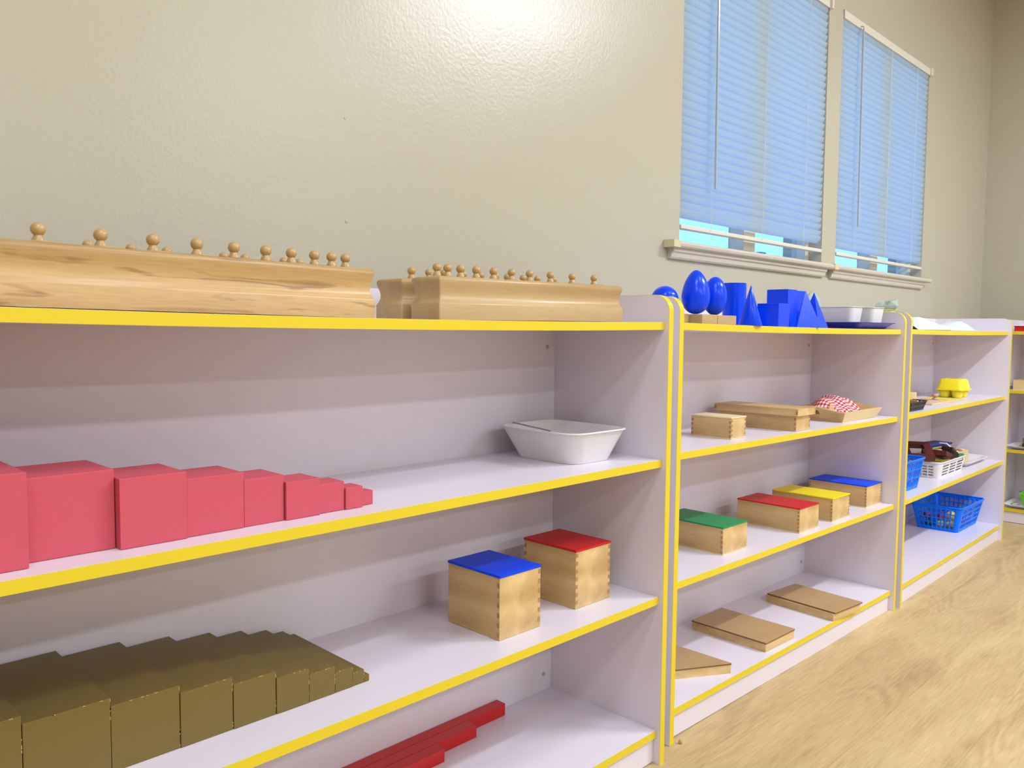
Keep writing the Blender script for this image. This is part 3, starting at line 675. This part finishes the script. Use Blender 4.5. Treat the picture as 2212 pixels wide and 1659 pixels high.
o = link('wooden_wedge', ngon_prism(BM(), [(-.016, 0), (.018, 0), (-.004, .040)], 0, .006), M['tray']); o.location = (1.015, .110, zt1+.012); o.rotation_euler = (PI/2-.15, 0, -.9); tag(o, 'pale wooden triangle standing against the gingham cloth', 'wooden piece')
o = link('wooden_oval', lathe(BM(), [(0, 0), (.020, 0), (.022, .004), (.018, .009), (0, .011)], 24), M['tray'], None, True); at(o, (.990, .115, zt1+.0255)); o.scale = (.8, 1.3, .8); o.rotation_euler = (.05, 0, .2); tag(o, 'pale oval wooden piece beside the handle of the wooden tray', 'wooden piece')
o = link('wooden_tile', bx(-.022, .022, -.05, .05, 0, .0035, .0005), M['flat']); at(o, (.994, .168, zt1+.0320)); o.rotation_euler = (0, .06, .12); tag(o, 'thin brown wooden panel lying behind the oval piece in the tray', 'wooden piece')

# ------------------------------------------------------------------ third unit
z1, z2, z3 = sz(3, 1, 2), sz(3, 2, 2), sz(3, 3, 2)
def pf(s, u):
    x = -.30+.66*s; y = -.065+.095*u; a = [0, .012, .030, .016, .034, .013, .009, .025, .004][min(8, int(s*8.99))]
    k = s*6; i = int(k); f = k-i; hs = [.014, .042, .030, .012, .024, .034, .006, .006]; b = hs[i]*(1-f)+hs[i+1]*f
    return (x+.02*math.sin(u*5), y, .0005+b*math.sin(PI*min(1, u*1.02))**.7 + abs(.004*math.sin(17*u+9*s))*math.sin(PI*u))
cloth_heap('white_cloth', M['paper'], .6, .16, 13, 5, pf, 'crumpled thin white cloth lying on top of the third unit', 'cloth', (1.78, .1000, sz(3, 0, 1.94)+.0012), 0, .0008, True)
# shelf 1
t = basket('black plastic basket on the second shelf beside the left panel of the third unit', 'basket', (1.505, .086, z1), (-.100, .090, -.042, .042), (-.112, .108, -.050, .050), .0300, M['black'], 14, 6, 2, r=.010, bar=.03, row_bar=.14, lipr=.0016)
o = link('light_plank', bx(-.085, .085, -.011, .011, 0, .024, .0015), M['tray']); o.location = (1.575, .096, z1+.0300); o.rotation_euler = (0, .02, .06); tag(o, 'light wooden plank resting on the black basket', 'wooden piece')
o = link('wooden_wedge_piece', ngon_prism(BM(), [(-.012, 0), (.014, 0), (.004, .014), (-.010, .012)], 0, .018), cm('brown_toy_wood', (150, 110, 60), .6)); o.location = (1.530, .067, z1+.0210); o.rotation_euler = (PI/2, 0, .2); tag(o, 'small brown wooden wedge in the front of the black basket', 'wooden piece')
t = thing('puzzle_board', 'flat pale puzzle board in front of the yellow carton', 'puzzle board', (1.960, .135, z1), -.02)
link('board', bx(-.170, .170, -.060, .060, 0, .006, .001), M['tray'], t); link('yellow_inlay', bx(.03, .145, -.045, .045, .0061, .0072), cm('pale_yellow', (236, 214, 90), .4), t); link('pink_inlay', bx(-.145, .01, -.045, .045, .0061, .0070), cm('pale_pink', (222, 186, 178), .4), t)
bm = lathe(BM(), [(.010, 0), (.010, .004), (.0055, .007), (.0055, .010), (.0125, .013), (.0125, .019), (.009, .0215), (0, .022)], 20); bmesh.ops.translate(bm, verts=bm.verts, vec=(.02, -.005, .0073)); link('knob', bm, M['knob'], t, True)
o = link('wooden_dowel', lathe(BM(), [(0, 0), (.0095, .001), (.011, .005), (.011, .060), (.0095, .066), (0, .068)], 16), M['tray'], None, True); o.location = (1.615, .150, z1+.0115); o.rotation_euler = (0, PI/2, .1); tag(o, 'rounded wooden dowel lying behind the light plank', 'wooden piece')
t = thing('egg_carton', 'yellow plastic egg carton on the second shelf of the third unit', 'egg carton', (2.275, .152, z1)); t.scale = (.9, .9, 1)
for sx_ in (-.033, .033):
    for sy_ in (-.026, .026):
        bm = lathe(BM(), [(.016, 0), (.019, .002), (.0255, .030)], 20, sx_, sy_, 0); link('egg_cup', bm, M['eggy'], t, True)
bm = BM()
for zz, k in ((.0295, 0), (.0335, 0)): pass
ngon_prism(bm, rrect(-.069, .069, -.060, .060, .018)[0], .0300, .0345); link('flange', bm, M['eggy'], t)
bm = BM(); rings = []
for zz, ins, r in ((.0346, .006, .016), (.0680, .013, .016), (.0740, .018, .016), (.0755, .026, .012)):
    rings.append([bm.verts.new((x, y, zz)) for x, y in rrect(-.069+ins, .069-ins, -.060+ins, .060-ins, r)[0]])
for A, B in zip(rings, rings[1:]):
    for i in range(len(A)): bm.faces.new((A[i], A[(i+1) % len(A)], B[(i+1) % len(A)], B[i]))
bm.faces.new(rings[-1]); bm.faces.new(rings[0][::-1]); auto(link('lid', bm, M['eggy'], t), 30)
bm = ngon_prism(BM(), rrect(-.008, .008, -.020, .020, .006)[0], .0756, .0762); link('lid_slot', bm, cm('deep_yellow_slot', (180, 130, 20), .5), t)
# shelf 2
GB = 'blue plastic baskets in the third unit'
basket('blue plastic basket on the third shelf, half hidden by the left panel', 'basket', (1.515, .142, z2), (-.125, .125, -.076, .076), (-.148, .148, -.090, .090), .102, M['bluep'], 16, 8, 3, GB, r=.014, bar=.025, row_bar=.03, lipr=.0035)
t = basket('white plastic basket full of toys with square holes in its end', 'basket', (2.010, .135, z2), (-.145, .130, -.066, .070), (-.155, .150, -.074, .080), .0580, M['white'], 3, 5, 4, r=.016, bar=.06, row_bar=.09, lipr=.0028, rmargin=(.14, .22))
def piece(name, bm, m, loc, rot, label, group=None, cat='toy'):
    o = link(name, bm, m); o.location = loc; o.rotation_euler = rot; return tag(o, label, cat, group)
DR = cm('dark_maroon_wood', (86, 20, 18), .4)
def frame_bm(w_, h_, t_, b_):
    bm = BM(); box(bm, -w_/2, w_/2, -h_/2, -h_/2+b_, 0, t_); box(bm, -w_/2, w_/2, h_/2-b_, h_/2, 0, t_); box(bm, -w_/2, -w_/2+b_, -h_/2+b_, h_/2-b_, 0, t_); box(bm, w_/2-b_, w_/2, -h_/2+b_, h_/2-b_, 0, t_); return bm
piece('wooden_puzzle', frame_bm(.13, .10, .018, .024), DR, (1.868, .150, z2+.086), (0, -.30, .5), 'maroon wooden frame tilted over the left of the white basket')
piece('wooden_puzzle', frame_bm(.15, .085, .018, .028), DR, (2.003, .118, z2+.062), (0, .22, .1), 'maroon wooden frame tilted down to the right in the white basket')
piece('gold_packet', bx(-.06, .06, -.030, .030, 0, .020, .003), cm('olive_gold', (140, 128, 20), .3), (1.940, .100, z2+.042), (0, .05, .05), 'olive gold packet under the frames in the white basket')
piece('navy_board', bx(-.105, .105, -.035, .035, 0, .007, .001), cm('navy_board', (24, 34, 120), .4), (2.030, .155, z2+.1000), (0, .0, -.15), 'thin dark blue board lying on top of the toys in the white basket')
piece('green_card', bx(-.065, .065, -.03, .03, 0, .006, .001), cm('green_yellow_card', (150, 165, 70), .5), (2.040, .150, z2+.0925), (0, .0, -.1), 'green and yellow card just below the dark blue board')
piece('white_strip', bx(-.050, .050, -.014, .014, 0, .006, .001), M['white'], (2.098, .112, z2+.0860), (0, .42, -.1), 'white strip sloping to the right out of the white basket')
piece('green_block', bx(-.022, .022, -.008, .008, 0, .007, .001), cm('dull_green', (60, 130, 100), .5), (2.128, .072, z2+.0520), (0, -.3, .2), 'small dull green block at the right corner of the white basket')
piece('black_board', bx(-.055, .055, -.02, .02, 0, .012, .001), cm('near_black_wood', (36, 14, 14), .4), (2.095, .100, z2+.0660), (0, .40, 0), 'near-black wooden block under the white strip')
piece('red_block', bx(-.030, .030, -.020, .020, 0, .025, .002), cm('toy_red', (190, 40, 50), .4), (1.480, .130, z2+.006), (0, 0, .4), 'pink-red block inside the half-hidden blue basket')
piece('white_card', bx(-.045, .045, -.025, .025, 0, .060, .002), M['white'], (1.560, .130, z2+.006), (0, 0, .2), 'white card standing in the half-hidden blue basket')
piece('grey_block', bx(-.030, .030, -.016, .016, 0, .040, .002), cm('blue_grey_toy', (150, 160, 200), .5), (1.600, .165, z2+.006), (0, 0, 1.1), 'blue-grey block at the back of the half-hidden blue basket')
t = thing('serving_tray', 'white oblong tray behind the white basket', 'tray', (2.360, .160, z2))
vessel((-.125, .125, -.072, .066), (-.150, .150, -.090, .090), .0170, .030, .040, M['white'], t, 'tray_body', [0, .15, .7, 1], th=.002, lip=.003)
t = thing('wooden_toy_box', 'pale wooden box with round holes standing on the white oblong tray', 'toy box', (2.305, .165, z2+.0035))
link('box_body', bx(-.062, .075, -.050, .050, 0, .0500, .001), M['tray'], t)
for i in range(3):
    for j in range(3):
        bm = lathe(BM(), [(.0125, 0), (.0125, .0020), (.010, .0035), (0, .0038)], 16, -.036+.040*i, -.032+.032*j, .0501); link('disc', bm, cm('brown_disc', (150, 100, 80), .5) if (i+j) % 2 else M['ply'], t, True)
bm = lathe(BM(), [(.013, 0), (.014, .001), (.014, .018), (.012, .020)], 20); piece('red_stopper', bm, cm('orange_red', (226, 62, 44), .35), (2.3810, .150, z2+.0365), (0, PI/2, 0), 'orange-red round cap at the right end of the wooden toy box')
# shelf 3: big blue basket with toy food
BB = (2.372, .180, z3)
basket('large blue plastic basket of toy food on the bottom shelf of the third unit', 'basket', BB, (-.132, .128, -.075, .080), (-.155, .152, -.096, .100), .104, M['bluep'], 11, 8, 4, GB, r=.012, bar=.03, row_bar=.045, lipr=.0035, rmargin=(.13, .13))
FOOD = [('yellow_ball', (240, 200, 40), .020, (-.096, -.036, .0), 'yellow ball at the front corner of the large blue basket'), ('yellow_ball', (236, 196, 60), .019, (-.098, -.040, .038), 'yellow ball stacked above the front corner ball'),
        ('yellow_ball', (228, 206, 110), .018, (-.098, .000, .0), 'pale yellow ball in the middle of the left end of the blue basket'), ('green_ball', (20, 130, 70), .018, (-.098, .040, .0), 'green ball against the left end of the blue basket'),
        ('red_ball', (200, 30, 50), .015, (-.104, .050, .034), 'red ball above the green ball in the blue basket'), ('red_ball', (206, 40, 60), .014, (-.104, -.002, .037), 'red ball above the pale yellow ball in the blue basket'),
        ('pink_ball', (220, 90, 110), .016, (-.030, -.046, .0), 'pink ball behind the front wall of the blue basket'), ('pink_ball', (210, 70, 100), .017, (.045, -.048, .0), 'pink ball farther right behind the front wall of the blue basket'),
        ('navy_ball', (20, 30, 120), .018, (.008, -.044, .0), 'dark blue ball between the two pink balls'), ('cream_ball', (240, 236, 220), .014, (-.062, -.044, .0), 'cream ball between the yellow and pink balls')]
for nm, col, r, (x, y, zz), lab in FOOD:
    bm = BM(); bmesh.ops.create_uvsphere(bm, u_segments=20, v_segments=12, radius=r); o = link(nm, bm, cm(nm+str(col[1]), col, .35), None, True); at(o, (BB[0]+x, BB[1]+y, BB[2]+.003+r+zz)); tag(o, lab, 'toy', 'toy food in the large blue basket')

# ------------------------------------------------------------------ far unit contents
zz = [sz(4, k, 0) for k in range(4)]
t = thing('red_box', 'flat red box on top of the far bookshelf', 'box', (2.955, .105, zz[0])); link('box_body', bx(0, .16, -.30, 0, 0, .0210, .001), cm('box_red', (190, 24, 20), .4), t); link('box_rim', bx(-.002, .162, -.302, .002, .0211, .0240, .0008), cm('box_red', (190, 24, 20), .4), t)
t = thing('open_wooden_box', 'open pale wooden box on the upper shelf of the far bookshelf', 'wooden box', (2.960, .100, zz[1]))
for nm, b in (('floor_board', (0, .22, -.26, 0, 0, .004)), ('front_wall', (0, .006, -.26, 0, .0041, .045)), ('back_wall', (.214, .22, -.26, 0, .0041, .045)), ('end_wall', (.0061, .2139, -.006, 0, .0041, .045)), ('end_wall', (.0061, .2139, -.26, -.254, .0041, .045))): link(nm, bx(*b), M['tray'], t)
piece('dark_bottle', lathe(BM(), [(.012, 0), (.013, .002), (.013, .03), (.006, .04), (.006, .052), (0, .053)], 16), cm('dark_brown_toy', (60, 26, 18), .4), (3.01, .045, zz[1]+.0043), (0, 0, 0), 'dark brown bottle inside the open pale wooden box')
def far_tray(k, lab):
    t = thing('plastic_tray', lab, 'tray', (3.030, -.060, zz[k])); vessel((-.080, .080, -.150, .150), (-.100, .100, -.172, .172), .0140, .02, .03, M['white'], t, 'tray_body', [0, .2, 1], th=.002, lip=.003)
    link('tray_underside_band', bx(-.086, -.0845, -.10, .14, .001, .007), cm('purple_band', (110, 90, 160), .5), t)
far_tray(2, 'white tray under the stacked boards in the far bookshelf'); far_tray(3, 'white tray under the lime basket in the far bookshelf')
for i, (dx, col, th) in enumerate(((0, (40, 44, 24), .026), (.004, (150, 120, 70), .010), (-.002, (110, 88, 50), .014))):
    z_ = zz[2]+.003+[0, .0262, .0364][i]
    piece('game_board', bx(-.072, .072, -.10+.02*i, .112, 0, th, .0008), cm('board%d' % i, col, .5), (3.030+dx, -.060, z_), (0, 0, .02*i), ['dark green board at the bottom of the stack in the far bookshelf', 'light brown board in the middle of the stack in the far bookshelf', 'brown board topmost of the stack in the far bookshelf'][i], 'boards stacked in the far bookshelf', 'board')
basket('lime green plastic basket on the bottom shelf of the far bookshelf', 'basket', (3.035, -.060, zz[3]+.0028), (-.058, .058, -.100, .100), (-.072, .072, -.118, .118), .062, M['lime'], 6, 10, 2, r=.012, bar=.05, row_bar=.08, lipr=.0025)
piece('white_card', ngon_prism(BM(), [(0, 0), (.024, -.01), (.03, .016)], 0, .003), M['white'], (2.975, .075, zz[3]+.0150), (0, .2, 0), 'small white triangular card beside the lime basket')

# ------------------------------------------------------------------ small things
for x, y, lab in ((.5182, -.0248, 'small tan crumb on the floor before the second unit'), (1.5605, -.045, 'small pale crumb on the floor before the third unit')):
    o = link('crumb', blob(.0022, int(x*100), (1, .7, .5), .5, 1), M['ply']); at(o, (x, y, .0002)); tag(o, lab, 'crumb')
o = link('wooden_peg', lathe(BM(), [(.003, 0), (.004, .002), (.0042, .006), (.002, .009), (0, .0095)], 12), M['knob'], None, True); at(o, (.103, .018, .0003)); tag(o, 'tiny wooden peg on the floor at the foot of the second unit', 'peg')
for x, z_, r, lab in ((-.5141, 1.2288, .0022, 'upper small painted-over nail head in the wall'), (-.5121, 1.0517, .0026, 'lower small painted-over nail head in the wall')):
    bm = BM(); bmesh.ops.create_uvsphere(bm, u_segments=12, v_segments=8, radius=r); o = link('nail_head', bm, M['wall'], None, True); o.scale = (1, .5, 1.2); o.location = (x, WY, z_); tag(o, lab, 'nail')
